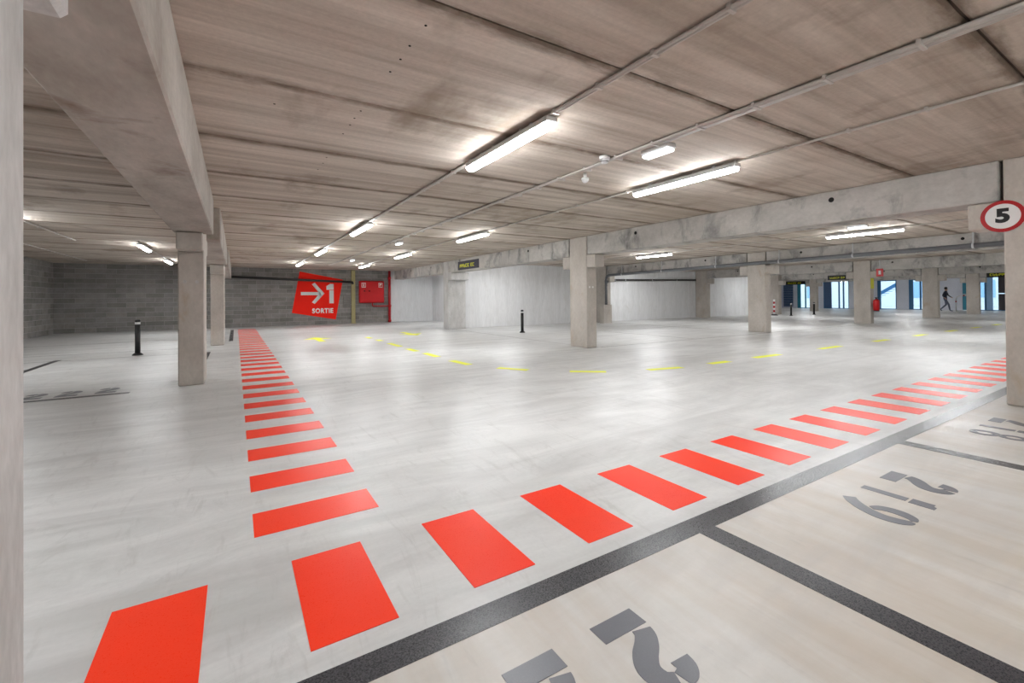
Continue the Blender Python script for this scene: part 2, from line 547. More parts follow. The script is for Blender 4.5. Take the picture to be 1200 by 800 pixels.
box('louvre_panel', XF+0.03, XF+0.11, 8.55, 9.0, 0.0, 1.22, 'dark_panel', d6)
box('louvre_panel', XF+0.03, XF+0.11, 8.55, 9.0, 1.28, 2.44, 'dark_panel', d6)
# slatted blind on the end wall beside the teal door
bl = thing('window_blind', 'slate blue slatted blind on the end wall beside the teal door', 'blind', (XF, 23.5, 0.15))
for k in range(14):
    box('slat', XF-0.05, XF-0.001, 23.05, 23.95, 0.15+k*0.165, 0.15+k*0.165+0.14, 'slate', bl)

# ================================================================== FLOOR MARKINGS (parts of the floor)
def fpart(name, bm, m, label=None):
    o = obj(name, bm, m, floor, -FL)
    if label: o['label'] = label
    return o
def frect(name, x0, x1, y0, y1, m, label=None, h=0.0016):
    cx, cy = (x0+x1)/2, (y0+y1)/2
    o = obj(name, bbox(bmesh.new(), x0-cx, x1-cx, y0-cy, y1-cy, 0, h), m, floor, Vector((cx, cy, 0))-FL)
    if label: o['label'] = label
    return o
me_r = mesh('red_stripe', bbox(bmesh.new(), -0.153, 0.153, -0.311, 0.311, 0, 0.002), 'red')
for i in range(0, 25):
    o = link('red_stripe', me_r, floor, Vector((-0.41+0.624*i+0.153, 1.978, 0))-FL)
    o['label'] = 'red painted stripe of the walkway beside the black bay line'
me_s = mesh('red_stripe', bbox(bmesh.new(), -0.312, 0.312, -0.145, 0.145, 0, 0.002), 'red')
for i in range(31):
    o = link('red_stripe', me_s, floor, Vector((0.388, 2.614+0.627*i+0.145, 0))-FL)
    o['label'] = 'red painted stripe of the walkway leading to the exit sign wall'
frect('bay_line', -1.4, 15.0, 1.438, 1.556, 'black_paint', 'long black painted line along the bay fronts')
for x in (2.0, 4.55, 9.65, 12.2):
    frect('bay_line', x, x+0.125, -3.6, 1.437, 'black_paint', 'black painted line dividing two parking bays')
frect('bay_line', -5.5, -1.19, 7.60, 7.70, 'black_paint', 'black painted line along the left bay fronts')
frect('bay_line', -3.16, -3.05, 8.5, 12.7, 'black_paint', 'black painted line dividing two left bays')
frect('bay_line', -0.62, -0.50, 9.2, 12.6, 'black_paint', 'black painted line dividing two left bays')
frect('bay_line', -0.18, -0.07, 15.6, 21.4, 'black_paint', 'black painted line beside the far left column')
for (x0, x1, y0, y1) in ((-5.7, -0.9, 12.53, 12.56), (-5.7, -0.9, 13.86, 13.89), (7.24, 7.26, 8.75, 16.2), (7.5, 30.9, 8.03, 8.05), (9.6, 30.9, 11.9, 11.915),
                         (11.1, 11.115, 8.1, 16.4), (15.0, 15.02, 8.8, 15.6), (-5.7, -0.9, 17.0, 17.02)):
    frect('floor_joint', x0, x1, y0, y1, 'saw_cut', h=0.0012)

# stencilled numerals --------------------------------------------------
def stroke(pts, ws):
    if not isinstance(ws, (list, tuple)): ws = [ws]*len(pts)
    if len(pts) < 10:      # Catmull-Rom refinement
        q, qw = [], []
        n = len(pts)
        for i in range(n-1):
            p0, p1, p2, p3 = (Vector(pts[max(i-1, 0)]), Vector(pts[i]), Vector(pts[i+1]), Vector(pts[min(i+2, n-1)]))
            for k in range(4):
                u = k/4
                q.append(0.5*((2*p1)+(p2-p0)*u+(2*p0-5*p1+4*p2-p3)*u*u+(3*p1-p0-3*p2+p3)*u**3))
                qw.append(ws[i]*(1-u)+ws[i+1]*u)
        q.append(Vector(pts[-1])); qw.append(ws[-1])
        pts, ws = [tuple(v) for v in q], qw
    L, R = [], []
    n = len(pts)
    for i in range(n):
        a = Vector(pts[max(i-1, 0)]); b = Vector(pts[min(i+1, n-1)])
        d = (b-a).normalized()
        nrm = Vector((-d.y, d.x))
        w = ws[i] if isinstance(ws, (list, tuple)) else ws
        p = Vector(pts[i])
        L.append(p+nrm*w/2); R.append(p-nrm*w/2)
    return [(L[i], L[i+1], R[i+1], R[i]) for i in range(n-1)]
def arc(cx, cy, rx, ry, a0, a1, n=10):
    return [(cx+rx*math.cos(math.radians(a0+(a1-a0)*k/n)), cy+ry*math.sin(math.radians(a0+(a1-a0)*k/n))) for k in range(n+1)]
W = 0.20
GL = {  # metres, glyph box 0.20 wide, 0.35 high
    '2': [[[(0, 0), (0.2, 0), (0.2, 0.085), (0, 0.085)]],
          stroke([(0.043, 0.100), (0.052, 0.128), (0.082, 0.160), (0.122, 0.190), (0.152, 0.225), (0.158, 0.262), (0.142, 0.298), (0.110, 0.315)], [0.076, 0.078, 0.082, 0.085, 0.084, 0.082, 0.074, 0.066]),
          stroke([(0.092, 0.317), (0.062, 0.310), (0.042, 0.288), (0.038, 0.258)], [0.062, 0.068, 0.072, 0.078])],
    '1': [[[(0.085, 0), (0.145, 0), (0.145, 0.22), (0.085, 0.22)]],
          [[(0.075, 0.235), (0.155, 0.235), (0.155, 0.35), (0.115, 0.35), (0.105, 0.335), (0.075, 0.335)]]],
    '0': [stroke(arc(0.1, 0.175, 0.068, 0.142, 98, 262), [0.03]+[0.064]*9+[0.03]),
          stroke(arc(0.1, 0.175, 0.068, 0.142, 82, -82), [0.03]+[0.064]*9+[0.03])],
    '9': [stroke([(0.03, 0.02), (0.075, 0.055), (0.12, 0.11), (0.152, 0.17), (0.166, 0.23), (0.155, 0.29), (0.13, 0.325), (0.108, 0.338)], [0.066, 0.068, 0.070, 0.072, 0.074, 0.072, 0.055, 0.025]),
          stroke([(0.092, 0.338), (0.06, 0.32), (0.038, 0.275), (0.036, 0.225), (0.055, 0.18), (0.09, 0.150)], [0.025, 0.056, 0.070, 0.070, 0.062, 0.035])],
    '8': [stroke(arc(0.1, 0.262, 0.058, 0.068, 96, 262, 8), 0.045), stroke(arc(0.1, 0.262, 0.058, 0.068, 84, -82, 8), 0.045),
          stroke(arc(0.1, 0.092, 0.068, 0.072, 98, 264, 8), 0.05), stroke(arc(0.1, 0.092, 0.068, 0.072, 82, -84, 8), 0.05)],
}
def numeral(ch, x, y, sx, sy, label):
    bm = bmesh.new()
    for piece in GL[ch]:
        cache = {}
        for q in piece:
            vs = []
            for p in q:
                k = (round(p[0], 5), round(p[1], 5))
                if k not in cache:
                    cache[k] = bm.verts.new((sx*p[0], sy*p[1], 0.0018))
                vs.append(cache[k])
            try: bm.faces.new(vs)
            except ValueError: pass
    ext = bmesh.ops.extrude_face_region(bm, geom=list(bm.faces))
    for v in [g for g in ext['geom'] if isinstance(g, bmesh.types.BMVert)]:
        v.co.z = 0.0
    o = obj('bay_numeral', bm, 'grey_paint', floor, Vector((x, y, 0))-FL)
    o['label'] = label
    return o
for ch, x in zip('220', (1.285, 0.915, 0.55)):
    numeral(ch, x, 1.238, -1, -1, 'stencilled grey numeral of bay 220')
for ch, x in zip('219', (3.80, 3.46, 3.14)):
    numeral(ch, x, 1.238, -1, -1, 'stencilled grey numeral of bay 219')
for ch, x in zip('218', (6.27, 5.93, 5.62)):
    numeral(ch, x, 1.238, -1, -1, 'stencilled grey numeral of bay 218')
for ch, x in zip('222', (-2.28, -1.95, -1.57)):
    numeral(ch, x, 7.80, 1.05, 1.15, 'stencilled dark numeral in a left bay')

# yellow lane dashes ----------------------------------------------------
def dash(p, q, w=0.15):
    p, q = Vector(p), Vector(q)
    d = (q-p).normalized(); n = Vector((-d.y, d.x))*w/2
    c = (p+q)/2
    bm = bmesh.new()
    prism(bm, [tuple(p-n-c), tuple(q-n-c), tuple(q+n-c), tuple(p+n-c)], (0, 0, 0), (1, 0, 0), (0, 1, 0), (0, 0, 1), 0.0018)
    o = obj('lane_dash', bm, 'yellow_paint', floor, Vector((c.x, c.y, 0))-FL)
    o['label'] = 'yellow painted dash of the curving lane line'
for p, q in (((3.53, 14.5), (3.54, 14.0)), ((3.56, 13.36), (3.56, 12.9)), ((3.54, 12.1), (3.54, 11.1)), ((3.53, 10.5), (3.53, 9.87)), ((3.55, 9.43), (3.55, 8.67)),
             ((3.55, 7.98), (3.60, 7.30)), ((3.84, 6.69), (4.14, 6.20)), ((4.62, 5.70), (5.08, 5.34)), ((5.78, 5.09), (6.45, 4.95)), ((7.2, 4.94), (7.75, 4.92)), ((8.6, 4.93), (9.5, 4.92)),
             ((11.2, 4.92), (12.2, 4.92)), ((14.1, 4.92), (15.0, 4.92)), ((16.9, 4.92), (17.8, 4.92)), ((19.7, 4.92), (20.6, 4.92)), ((22.4, 4.92), (23.3, 4.92)), ((25.1, 4.92), (26.0, 4.92))):
    dash(p, q)
def lane_arrow(x, y, sgn):
    bm = bmesh.new()
    prism(bm, [(-0.09, -0.8*sgn), (0.09, -0.8*sgn), (0.09, 0.1*sgn), (0.40, 0.1*sgn), (0, 0.8*sgn), (-0.40, 0.1*sgn), (-0.09, 0.1*sgn)], (0, 0, 0), (1, 0, 0), (0, 1, 0), (0, 0, 1), 0.0018)
    o = obj('lane_arrow', bm, 'yellow_paint', floor, Vector((x, y, 0))-FL)
    o['label'] = 'yellow painted direction arrow on the lane'
lane_arrow(2.12, 14.6, 1)
lane_arrow(5.1, 15.0, -1)

# ================================================================== COLUMNS AND BEAMS
def column(x0, x1, y0, y1, label, corb=(1, 1), cz=(1.92, 2.215), cl=0.28, m='column', cx=(0, 0), group=None):
    c = thing('concrete_column', label, 'column', ((x0+x1)/2, (y0+y1)/2, 0), group)
    box('shaft', x0, x1, y0, y1, 0, ZC, m, c, 0.012)
    if corb[0]: box('corbel', x0+cx[0], x1+cx[1], y0-cl, y0, cz[0], cz[1], m, c, 0.015)
    if corb[1]: box('corbel', x0+cx[0], x1+cx[1], y1, y1+cl, cz[0], cz[1], m, c, 0.015)
    return c
hole_me = None
def beam(x0, x1, y0, y1, z0, label, holes=(), m='beam', zt=ZC, face=-1):
    b = thing('concrete_beam', label, 'beam', ((x0+x1)/2, (y0+y1)/2, z0))
    box('beam_body', x0, x1, y0, y1, z0, zt, m, b, 0.012)
    for y in holes:
        bm = bmesh.new()
        lathe(bm, [(0.035, -0.004), (0.035, 0.004)], 14)
        o = obj('sleeve_hole', bm, 'hole', b, Vector((x0 if face < 0 else x1, y, 2.54))-b.location)
        o.rotation_euler = (0, math.radians(90), 0)
    return b
near_col = column(-0.70, -0.38, 0.75, 1.352, 'pale grey concrete column standing on the near end of the long black bay line', corb=(0, 1), cz=(1.955, 2.15), cl=0.30, m='column_near')
lcol = column(-0.69, -0.385, 7.79, 8.40, 'stained beige concrete column beside the left bay front line, nearest the red exit walkway', cz=(1.90, 2.15), cl=0.26)
l2col = column(-0.57, -0.26, 14.3, 14.9, 'beige concrete column beside the black line near the block wall', cz=(1.90, 2.15), cl=0.26, corb=(1, 1))
beam(-0.735, -0.27, 1.385, 7.76, 2.152, 'long brown grey concrete beam over the left bays with pale side face', m='beam_left', holes=(), face=1)
beam(-0.66, -0.20, 8.43, 14.27, 2.152, 'concrete beam between the two left hand columns', m='beam_left')
beam(-0.62, -0.16, 14.93, 23.18, 2.152, 'concrete beam running from the left column to the block wall', m='beam_left')

rcol = column(7.10, 7.41, 0.70, 1.305, 'beige concrete column carrying the round speed limit sign')
acol = column(7.10, 7.41, 8.09, 8.72, 'beige concrete column with two tie holes under a mottled beam beside the yellow lane dashes')
ccol = column(7.10, 7.86, 16.24, 16.72, 'wide pale concrete column at the end of the white wall', corb=(1, 0), cz=(1.93, 2.215), cl=0.30, m='column_near')
beam(7.10, 7.55, 1.335, 8.06, 2.222, 'mottled grey concrete beam between the speed sign column and the tie hole column', holes=(2.95, 6.55))
beam(7.10, 7.55, 8.75, 16.21, 2.222, 'concrete beam carrying the dark yellow lettered sign', holes=(10.57, ))
beam(7.10, 7.55, 16.75, 23.18, 2.222, 'concrete beam between the wide pale column and the end wall', holes=(18.03, 20.6))

bcol = column(14.83, 15.14, 8.09, 8.70, 'concrete column behind the long grey drain pipe')
b2col = column(14.83, 15.14, 15.55, 16.48, 'concrete wall column beside the boxed drain pipe', corb=(1, 0))
beam(14.83, 15.28, 0.2, 8.06, 2.26, 'concrete beam with the drain pipe hung along its near half', holes=(7.0, 3.4))
beam(14.83, 15.28, 8.73, 15.52, 2.26, 'concrete beam with the drain pipe ending at the white wall', holes=(10.3, 13.69))
dcol = column(22.78, 23.09, 8.05, 8.66, 'concrete column with the red fire extinguisher')
d2col = column(22.78, 23.09, 15.75, 16.48, 'narrow concrete column halfway along the white wall', corb=(1, 0))
beam(22.78, 23.23, -4.9, 8.02, 2.24, 'concrete beam above the red pictogram sign', holes=(7.3, 3.4))
beam(22.78, 23.23, 8.69, 15.72, 2.24, 'concrete beam between the extinguisher column and the white wall', holes=(10.3, 13.9))
ecol = column(30.95, 31.26, 8.05, 8.68, 'concrete column standing before the blue door with double panes')
e2col = column(30.60, 30.95, 15.85, 16.48, 'concrete column at the open end of the white wall', corb=(1, 0))
beam(30.95, 31.40, -4.9, 8.02, 2.24, 'concrete beam on the near side of the double pane door column', holes=(6.5, ))
beam(30.95, 31.40, 8.71, 15.82, 2.24, 'concrete beam from the double pane door column to the wall end', holes=(10.3, 13.9))
fcol = column(38.30, 38.61, 8.09, 8.66, 'concrete column beside the bent red and white hoop barrier')
f2col = column(38.30, 38.61, 17.0, 17.5, 'concrete column between the teal door and the wide glazed opening')
beam(38.30, 38.75, -4.9, 8.06, 2.24, 'concrete beam with a small dark yellow lettered plate at the hoop barrier column', holes=(6.9, ))
beam(38.30, 38.75, 8.69, 16.97, 2.24, 'concrete beam over the wide glazed opening', holes=(10.3,))
beam(38.30, 38.75, 17.53, 24.3, 2.24, 'concrete beam running past the teal door')

def on_part(parent, name, bm, m, wloc, rot=None):
    o = obj(name, bm, m, parent, Vector(wloc)-parent.location)
    if rot: o.rotation_euler = rot
    return o
# pale tie-hole plugs on two columns
for (c, pts, ax) in ((acol, ((7.19, 1.45), (7.29, 1.45)), 'y'), (lcol, ((-0.61, 1.47), (-0.47, 1.47)), 'y')):
    for x, z in pts:
        y = 8.09 if c is acol else 7.79
        on_part(c, 'plug', lathe(bmesh.new(), [(0.025, -0.003), (0.025, 0.003)], 12), 'sign_white' if c is acol else 'column_near', (x, y, z), (math.radians(90), 0, 0))

# ================================================================== LAMPS
def lamp_proto():
    t = thing('tube_lamp', '', 'lamp', (0, 0, ZC))
    L = 1.42
    bm = bmesh.new()
    bbox(bm, -0.058, 0.058, -L/2, L/2, -0.084, -0.034, 0.008)
    obj('housing', bm, 'grey_plastic', t)
    bm = bmesh.new()   # half round diffuser
    prof = [(-0.053, -0.085), (-0.047, -0.102), (-0.030, -0.116), (0, -0.121), (0.030, -0.116), (0.047, -0.102), (0.053, -0.085)]
    a = [bm.verts.new((x, -L/2+0.004, z)) for x, z in prof]
    b = [bm.verts.new((x, L/2-0.004, z)) for x, z in prof]
    n = len(prof)
    for i in range(n):
        bm.faces.new((a[i], a[(i+1) % n], b[(i+1) % n], b[i]))
    bm.faces.new(a); bm.faces.new(list(reversed(b)))
    obj('diffuser', bm, 'tube', t)
    for s in (-1, 1):
        bm = bmesh.new()
        y0, y1 = sorted((s*L/2, s*(L/2+0.02)))
        bbox(bm, -0.05, 0.05, y0, y1, -0.078, -0.036, 0.006)
        obj('end_cap', bm, 'white_plastic', t)
        bm = bmesh.new()
        bbox(bm, -0.02, 0.02, s*0.45-0.02, s*0.45+0.02, -0.036, 0.0)
        obj('mount_bracket', bm, 'galv', t)
    return t
proto = lamp_proto()
lamp_sets = [
    (2.12, (19.1, 14.05, 9.13, 3.53, -1.4), 'white tube lamp on the conduit nearer the red walkway, %s from the block wall', 'tube lamps nearer the walkway'),  # last one added behind the camera to brighten the foreground floor
    (4.57, (19.1, 14.05, 9.10, 3.50, -1.4), 'white tube lamp on the conduit nearer the mottled beam, %s from the block wall', 'tube lamps nearer the mottled beam'),  # last one likewise an unseen addition that evens out the floor light
    (-2.02, (19.9, 14.95, 2.2, -2.6), 'white tube lamp over the left bays, %s from the block wall', 'tube lamps over the left bays'),  # last two added out of view to light the near left floor
    (-3.28, (10.62,), 'white tube lamp on the short conduit over the left bays', 'tube lamps over the left bays'),
    (11.95, (10.25, 4.35, -0.9), 'white tube lamp between mottled beam and drain pipe, %s from the white wall', 'tube lamps beyond the mottled beam'),
    (18.4, (10.25, 4.35, -1.0), 'white tube lamp between drain pipe and extinguisher column, %s from the white wall', 'tube lamps past the drain pipe'),
    (27.2, (14.6, 10.25, 4.35, -1.0), 'white tube lamp past the extinguisher column, %s from the white wall', 'tube lamps past the extinguisher column'),
    (35.0, (16.0, 10.25, 4.35, -1.0), 'white tube lamp just past the white wall end, %s from the teal door side', 'tube lamps towards the end wall'),
    (43.2, (20.0, 13.0, 6.0, -1.0), 'white tube lamp right before the glazed end wall, %s from the teal door side', 'tube lamps before the end wall'),
    (8.95, (14.6, 9.4, 4.2), 'added fill tube lamp hidden close behind the mottled beam, %s from the white wall', 'added fill lamps behind the beams'),  # hidden row added to lighten the floor and white wall
    (16.7, (14.6, 9.4, 4.2), 'added fill tube lamp hidden close behind the drain pipe beam, %s from the white wall', 'added fill lamps behind the beams'),  # unseen row added as fill for the floor and wall past this beam
    (8.3, (19.9,), 'white tube lamp in the recess behind the wide pale column', 'tube lamp in the recess'),
]
ORD = ('first', 'second', 'third', 'fourth', 'fifth')
first = True
for x, ys_, lab, grp in lamp_sets:
    for k, y in enumerate(ys_):
        lb = lab % ORD[k] if '%s' in lab else lab
        if first:
            o = proto; o.location = (x, y, ZC); o['label'] = lb; first = False
        else:
            o = copy_tree(proto, (x, y, ZC), lb)
        o['group'] = grp

# emergency luminaires
def emergency(x, y, label, group):
    t = thing('emergency_light', label, 'emergency light', (x, y, ZC), group)
    bm = bmesh.new(); bbox(bm, -0.06, 0.06, -0.17, 0.17, -0.045, 0.0, 0.008)
    obj('housing', bm, 'white_plastic', t)
    bm = bmesh.new(); bbox(bm, -0.052, 0.052, -0.16, 0.16, -0.075, -0.046, 0.012)
    obj('diffuser', bm, 'emergency', t)
    return t
emergency(3.52, 2.95, 'small lit emergency light beside the conduit bundle and smoke detector', None)
emergency(3.55, 11.2, 'small lit emergency light on the conduit bundle, midway to the block wall', 'far emergency lights')
emergency(3.6, 16.8, 'small lit emergency light on the conduit bundle, closest to the block wall', 'far emergency lights')
emergency(11.0, 4.1, 'small lit emergency light beyond the mottled beam', None)

# smoke detector, microphone-shaped sensor
t = thing('smoke_detector', 'white round smoke detector on the conduit bundle', 'smoke detector', (3.26, 3.42, ZC))
obj('base', lathe(bmesh.new(), [(0.052, -0.035), (0.056, -0.02), (0.056, 0.0)], 20), 'white_plastic', t)
obj('sensor_head', lathe(bmesh.new(), [(0.02, -0.075), (0.034, -0.07), (0.038, -0.05), (0.034, -0.036)], 20), 'white_plastic', t)
obj('vent_slot', lathe(bmesh.new(), [(0.0385, -0.058), (0.0385, -0.052)], 20), 'hole', t)
t = thing('ceiling_sensor', 'small white dome sensor hanging by the conduit bundle', 'sensor', (3.50, 4.0, ZC))
obj('stem', lathe(bmesh.new(), [(0.02, -0.06), (0.02, 0.0)], 12), 'white_plastic', t)
obj('dome', lathe(bmesh.new(), [(0.015, -0.115), (0.035, -0.10), (0.045, -0.075), (0.04, -0.055)], 18), 'white_plastic', t)

# ================================================================== CONDUITS
def conduit(xs, y0, y1, r, label, clip_from, clip_to, step, z=None, ends=None):
    """bundle of parallel tubes fixed with clips"""
    z = ZC-0.022 if z is None else z
    t = thing('ceiling_conduit', label, 'conduit', (sum(xs)/len(xs), y0, ZC))
    for i, x in enumerate(xs):
        e = y1 if ends is None else ends[i]
        on_part(t, 'tube', tube(bmesh.new(), [(0, 0, 0), (0, e-y0, 0)], r, 8), 'conduit', (x, y0, z))
    y = clip_from
    w = (max(xs)-min(xs))/2+r+0.006
    cm = mesh('clip', bbox(bmesh.new(), -w, w, -0.012, 0.012, -r-0.005, ZC-z, 0.003), 'conduit')
    while y < clip_to:
        link('clip', cm, t, Vector((sum(xs)/len(xs), y, z))-t.location)
        y += step
    return t
conduit([2.105, 2.131], -4.8, 20.4, 0.0115, 'grey conduit pair feeding the tube lamps nearer the walkway', 0.35, 9.5, 0.48)
conduit([3.33, 3.356, 3.382, 3.408], -4.8, 20.0, 0.0125, 'wide bundle of grey conduits with a smoke detector on it', 0.45, 12.0, 0.48, ends=(20.0, 20.0, 2.85, 2.85))
conduit([4.575], -4.8, 20.4, 0.012, 'single grey conduit feeding the tube lamps nearer the mottled beam', 0.2, 9.5, 0.52)
conduit([-2.02], 14.0, 22.9, 0.012, 'grey conduit feeding the tube lamps over the left bays', 14.1, 22.0, 1.0)
conduit([-3.2], 7.5, 14.3, 0.016, 'short grey conduit over the left bays', 9.0, 14.2, 1.0)
conduit([-4.45], 13.5, 21.2, 0.016, 'grey conduit close to the left block wall', 15.0, 21.0, 1.0)
conduit([11.95], -4.8, 16.3, 0.012, 'grey conduit feeding the lamps beyond the mottled beam', 2.0, 16.0, 1.0)

# ================================================================== PIPES
# long drain pipe along the second beam
t = thing('drain_pipe', 'long grey drain pipe clamped along the beam and dropping beside the white wall', 'pipe', (14.72, 15.35, 0))
def zp(y): return 2.225+(15.45-y)*0.0098
on_part(t, 'pipe_run', tube(bmesh.new(), [(14.72, -0.5, zp(-0.5)), (14.72, 15.2, zp(15.2)), (14.72, 15.32, 2.20), (14.72, 15.40, 2.12), (14.72, 15.42, 2.0), (14.72, 15.42, 0.86)], 0.058, 14), 'drain', (0, 0, 0)).location = -t.location
on_part(t, 'branch_pipe', tube(bmesh.new(), [(14.72, 15.42, 1.85), (14.85, 15.43, 1.95), (15.35, 15.44, 2.0)], 0.05, 12), 'drain', (0, 0, 0)).location = -t.location
for y in (0.8, 3.2, 5.6, 7.6, 9.8, 12.2, 14.4):
    bm = bmesh.new()
    tube(bm, [(14.72, y-0.02, zp(y-0.02)), (14.72, y+0.02, zp(y+0.02))], 0.064, 14)
    bbox(bm, 14.71, 14.73, y-0.012, y+0.012, zp(y)+0.05, ZC)
    on_part(t, 'clamp', bm, 'galv', (0, 0, 0)).location = -t.location
for z in (1.95, 1.75, 0.95):
    bm = bmesh.new(); lathe(bm, [(0.066, -0.03), (0.066, 0.03)], 14)
    on_part(t, 'socket', bm, 'drain', (14.72, 15.42, z))
t = thing('pipe_casing', 'beige concrete box guarding the foot of the drain pipe', 'casing', (14.68, 15.40, 0))
box('box_front', 14.42, 14.92, 15.26, 15.30, 0, 0.86, 'column', t)
box('box_side', 14.42, 14.46, 15.30, 15.54, 0, 0.86, 'column', t)
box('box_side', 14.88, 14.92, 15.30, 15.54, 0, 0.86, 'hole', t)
t = thing('wall_pipe', 'thin dark pipe running along the white wall at head height', 'pipe', (15.3, 16.42, 2.1))
on_part(t, 'pipe_run', tube(bmesh.new(), [(15.2, 16.42, 2.06), (22.7, 16.42, 2.16)], 0.05, 10), 'drain_dark', (0, 0, 0)).location = -t.location
for x in (17, 19, 21):
    on_part(t, 'clamp', tube(bmesh.new(), [(x-0.02, 16.42, 2.06+(x-15.2)*0.0133), (x+0.02, 16.42, 2.06+(x-15.2)*0.0133)], 0.058, 10), 'galv', (0, 0, 0)).location = -t.location
# sloping black pipe on the block wall
t = thing('wall_pipe', 'black sloping drain pipe crossing the top of the red exit sign', 'pipe', (2.4, 23.08, 2.15))
on_part(t, 'pipe_run', tube(bmesh.new(), [(-0.25, 23.09, 2.24), (4.88, 23.09, 2.06)], 0.055, 10), 'drain_dark', (0, 0, 0)).location = -t.location
on_part(t, 'elbow', tube(bmesh.new(), [(4.86, 23.09, 2.06), (4.95, 23.09, 2.05), (4.97, 23.09, 1.96)], 0.062, 10), 'drain_dark', (0, 0, 0)).location = -t.location
# khaki post on the block wall
t = thing('wall_post', 'khaki steel post against the block wall beside the hose cabinet', 'post', (4.99, 23.1, 0))
box('post_body', 4.90, 5.09, 23.10, 23.187, 0, ZC, 'olive', t, 0.008)
box('foot_plate', 4.86, 5.13, 23.06, 23.187, 0, 0.02, 'olive', t)
# dark grille on the block wall
t = thing('wall_grille', 'small grey grille on the block wall between the exit sign and the khaki post', 'grille', (4.68, 23.18, 1.2))
box('frame', 4.52, 4.84, 23.165, 23.188, 0.80, 1.42, 'block2', t)
for k in range(5):
    box('slat', 4.54, 4.82, 23.15, 23.164, 0.84+k*0.115, 0.84+k*0.115+0.07, 'block0', t)
# red riser and hose cabinet
t = thing('riser_pipe', 'red vertical fire riser pipe at the corner of the block wall', 'pipe', (6.78, 23.08, 0))
on_part(t, 'riser', tube(bmesh.new(), [(6.80, 23.08, 0), (6.80, 23.08, ZC)], 0.066, 14), 'steel_red', (0, 0, 0)).location = -t.location
for z in (0.08, 0.85, 2.3):
    on_part(t, 'coupling', lathe(bmesh.new(), [(0.085, -0.05), (0.085, 0.05)], 14), 'steel_red', (6.80, 23.08, z))
t = thing('supply_pipe', 'thin red supply pipe between the riser and the hose cabinet', 'pipe', (6.3, 23.08, 0.85))
on_part(t, 'pipe_run', tube(bmesh.new(), [(6.72, 23.08, 0.85), (5.98, 23.08, 0.85), (5.93, 23.08, 0.88), (5.92, 23.08, 1.02)], 0.032, 10), 'steel_red', (0, 0, 0)).location = -t.location
t = thing('hose_cabinet', 'red fire hose cabinet with two white pictograms on the block wall', 'cabinet', (5.88, 23.1, 1.02))
box('cabinet_body', 5.26, 6.50, 22.98, 23.185, 1.02, 2.13, 'cabinet_red', t, 0.03)
dr = box('cabinet_door', 5.31, 6.45, 22.955, 22.98, 1.07, 2.08, 'cabinet_red', t, 0.01)
for x in (5.50, 5.74):
    bm = bmesh.new(); lathe(bm, [(0.035, -0.006), (0.035, 0.006)], 12)
    o = on_part(t, 'lock', bm, 'hole', (x, 22.95, 1.62), (math.radians(90), 0, 0))
for x, lab in ((5.46, 'hose'), (6.30, 'ext')):
    pl = box('pictogram_plate', x-0.10, x+0.10, 22.944, 22.955, 1.80, 2.03, 'sign_white', t)
    box('pictogram_field', x-0.078, x+0.078, 22.939, 22.944, 1.83, 2.0, 'cabinet_red', pl)
    if lab == 'hose':
        box('pictogram_mark', x-0.02, x+0.02, 22.935, 22.939, 1.85, 1.98, 'sign_white', pl)
    else:
        box('pictogram_mark', x-0.05, x+0.045, 22.935, 22.939, 1.92, 1.98, 'sign_white', pl)
        box('pictogram_mark', x-0.05, x-0.01, 22.935, 22.939, 1.85, 1.92, 'sign_white', pl)

# ================================================================== SIGNS
# tilted red exit sign painted on the blocks
corners = [Vector((2.57, 2.54)), Vector((4.48, 2.17)), Vector((4.17, 0.23)), Vector((2.23, 0.59))]
O2 = corners[3]; U2 = (corners[2]-O2); V2 = (corners[0]-O2)
sg = thing('exit_sign', 'tilted square red exit sign with white arrow and lettering on the block wall', 'sign', (3.36, 23.18, 0.23))
YS = 23.184
def s3(u, v): 
    p = O2+U2*u+V2*v
    return (p.x, p.y)
def sign_poly(name, polys, m, dep, y):
    bm = bmesh.new()
    for poly in polys:
        prism(bm, poly, (0, y, 0), (1, 0, 0), (0, 0, 1), (0, -1, 0), dep)
    o = obj(name, bm, m, sg, -sg.location)
    return o
sign_poly('sign_panel', [[s3(0, 0), s3(1, 0), s3(1, 1), s3(0, 1)]], 'sign_red', 0.008, YS)
y2 = YS-0.008
# the lettering stays level while the panel tilts: pixel-measured on the wall plane
sign_poly('arrow_mark', [[(2.62, 1.42), (3.22, 1.42), (3.22, 1.57), (2.62, 1.57)],
                    [(3.10, 1.94), (3.22, 2.02), (3.66, 1.50), (3.44, 1.50)],
                    [(3.44, 1.50), (3.66, 1.50), (3.22, 1.00), (3.10, 1.08)],
                    [(3.22, 1.42), (3.5, 1.42), (3.5, 1.57), (3.22, 1.57)]], 'sign_white', 0.004, y2)
sign_poly('numeral_mark', [[(3.88, 1.02), (4.08, 1.02), (4.08, 1.655), (3.88, 1.655)],
                     [(3.75, 1.68), (4.08, 1.68), (4.08, 1.97), (3.92, 1.97), (3.75, 1.86)]], 'sign_white', 0.004, y2)
tm = text_mesh('lettering', 'SORTIE', 'sign_white', 0.31, bold=0.012, extrude=0.002, spacing=1.12)
o = link('lettering', tm, sg, Vector((3.58, y2-0.002, 0.655))-sg.location)
o.rotation_euler = (math.radians(90), 0, 0)
o.scale = (0.86, 1, 1)

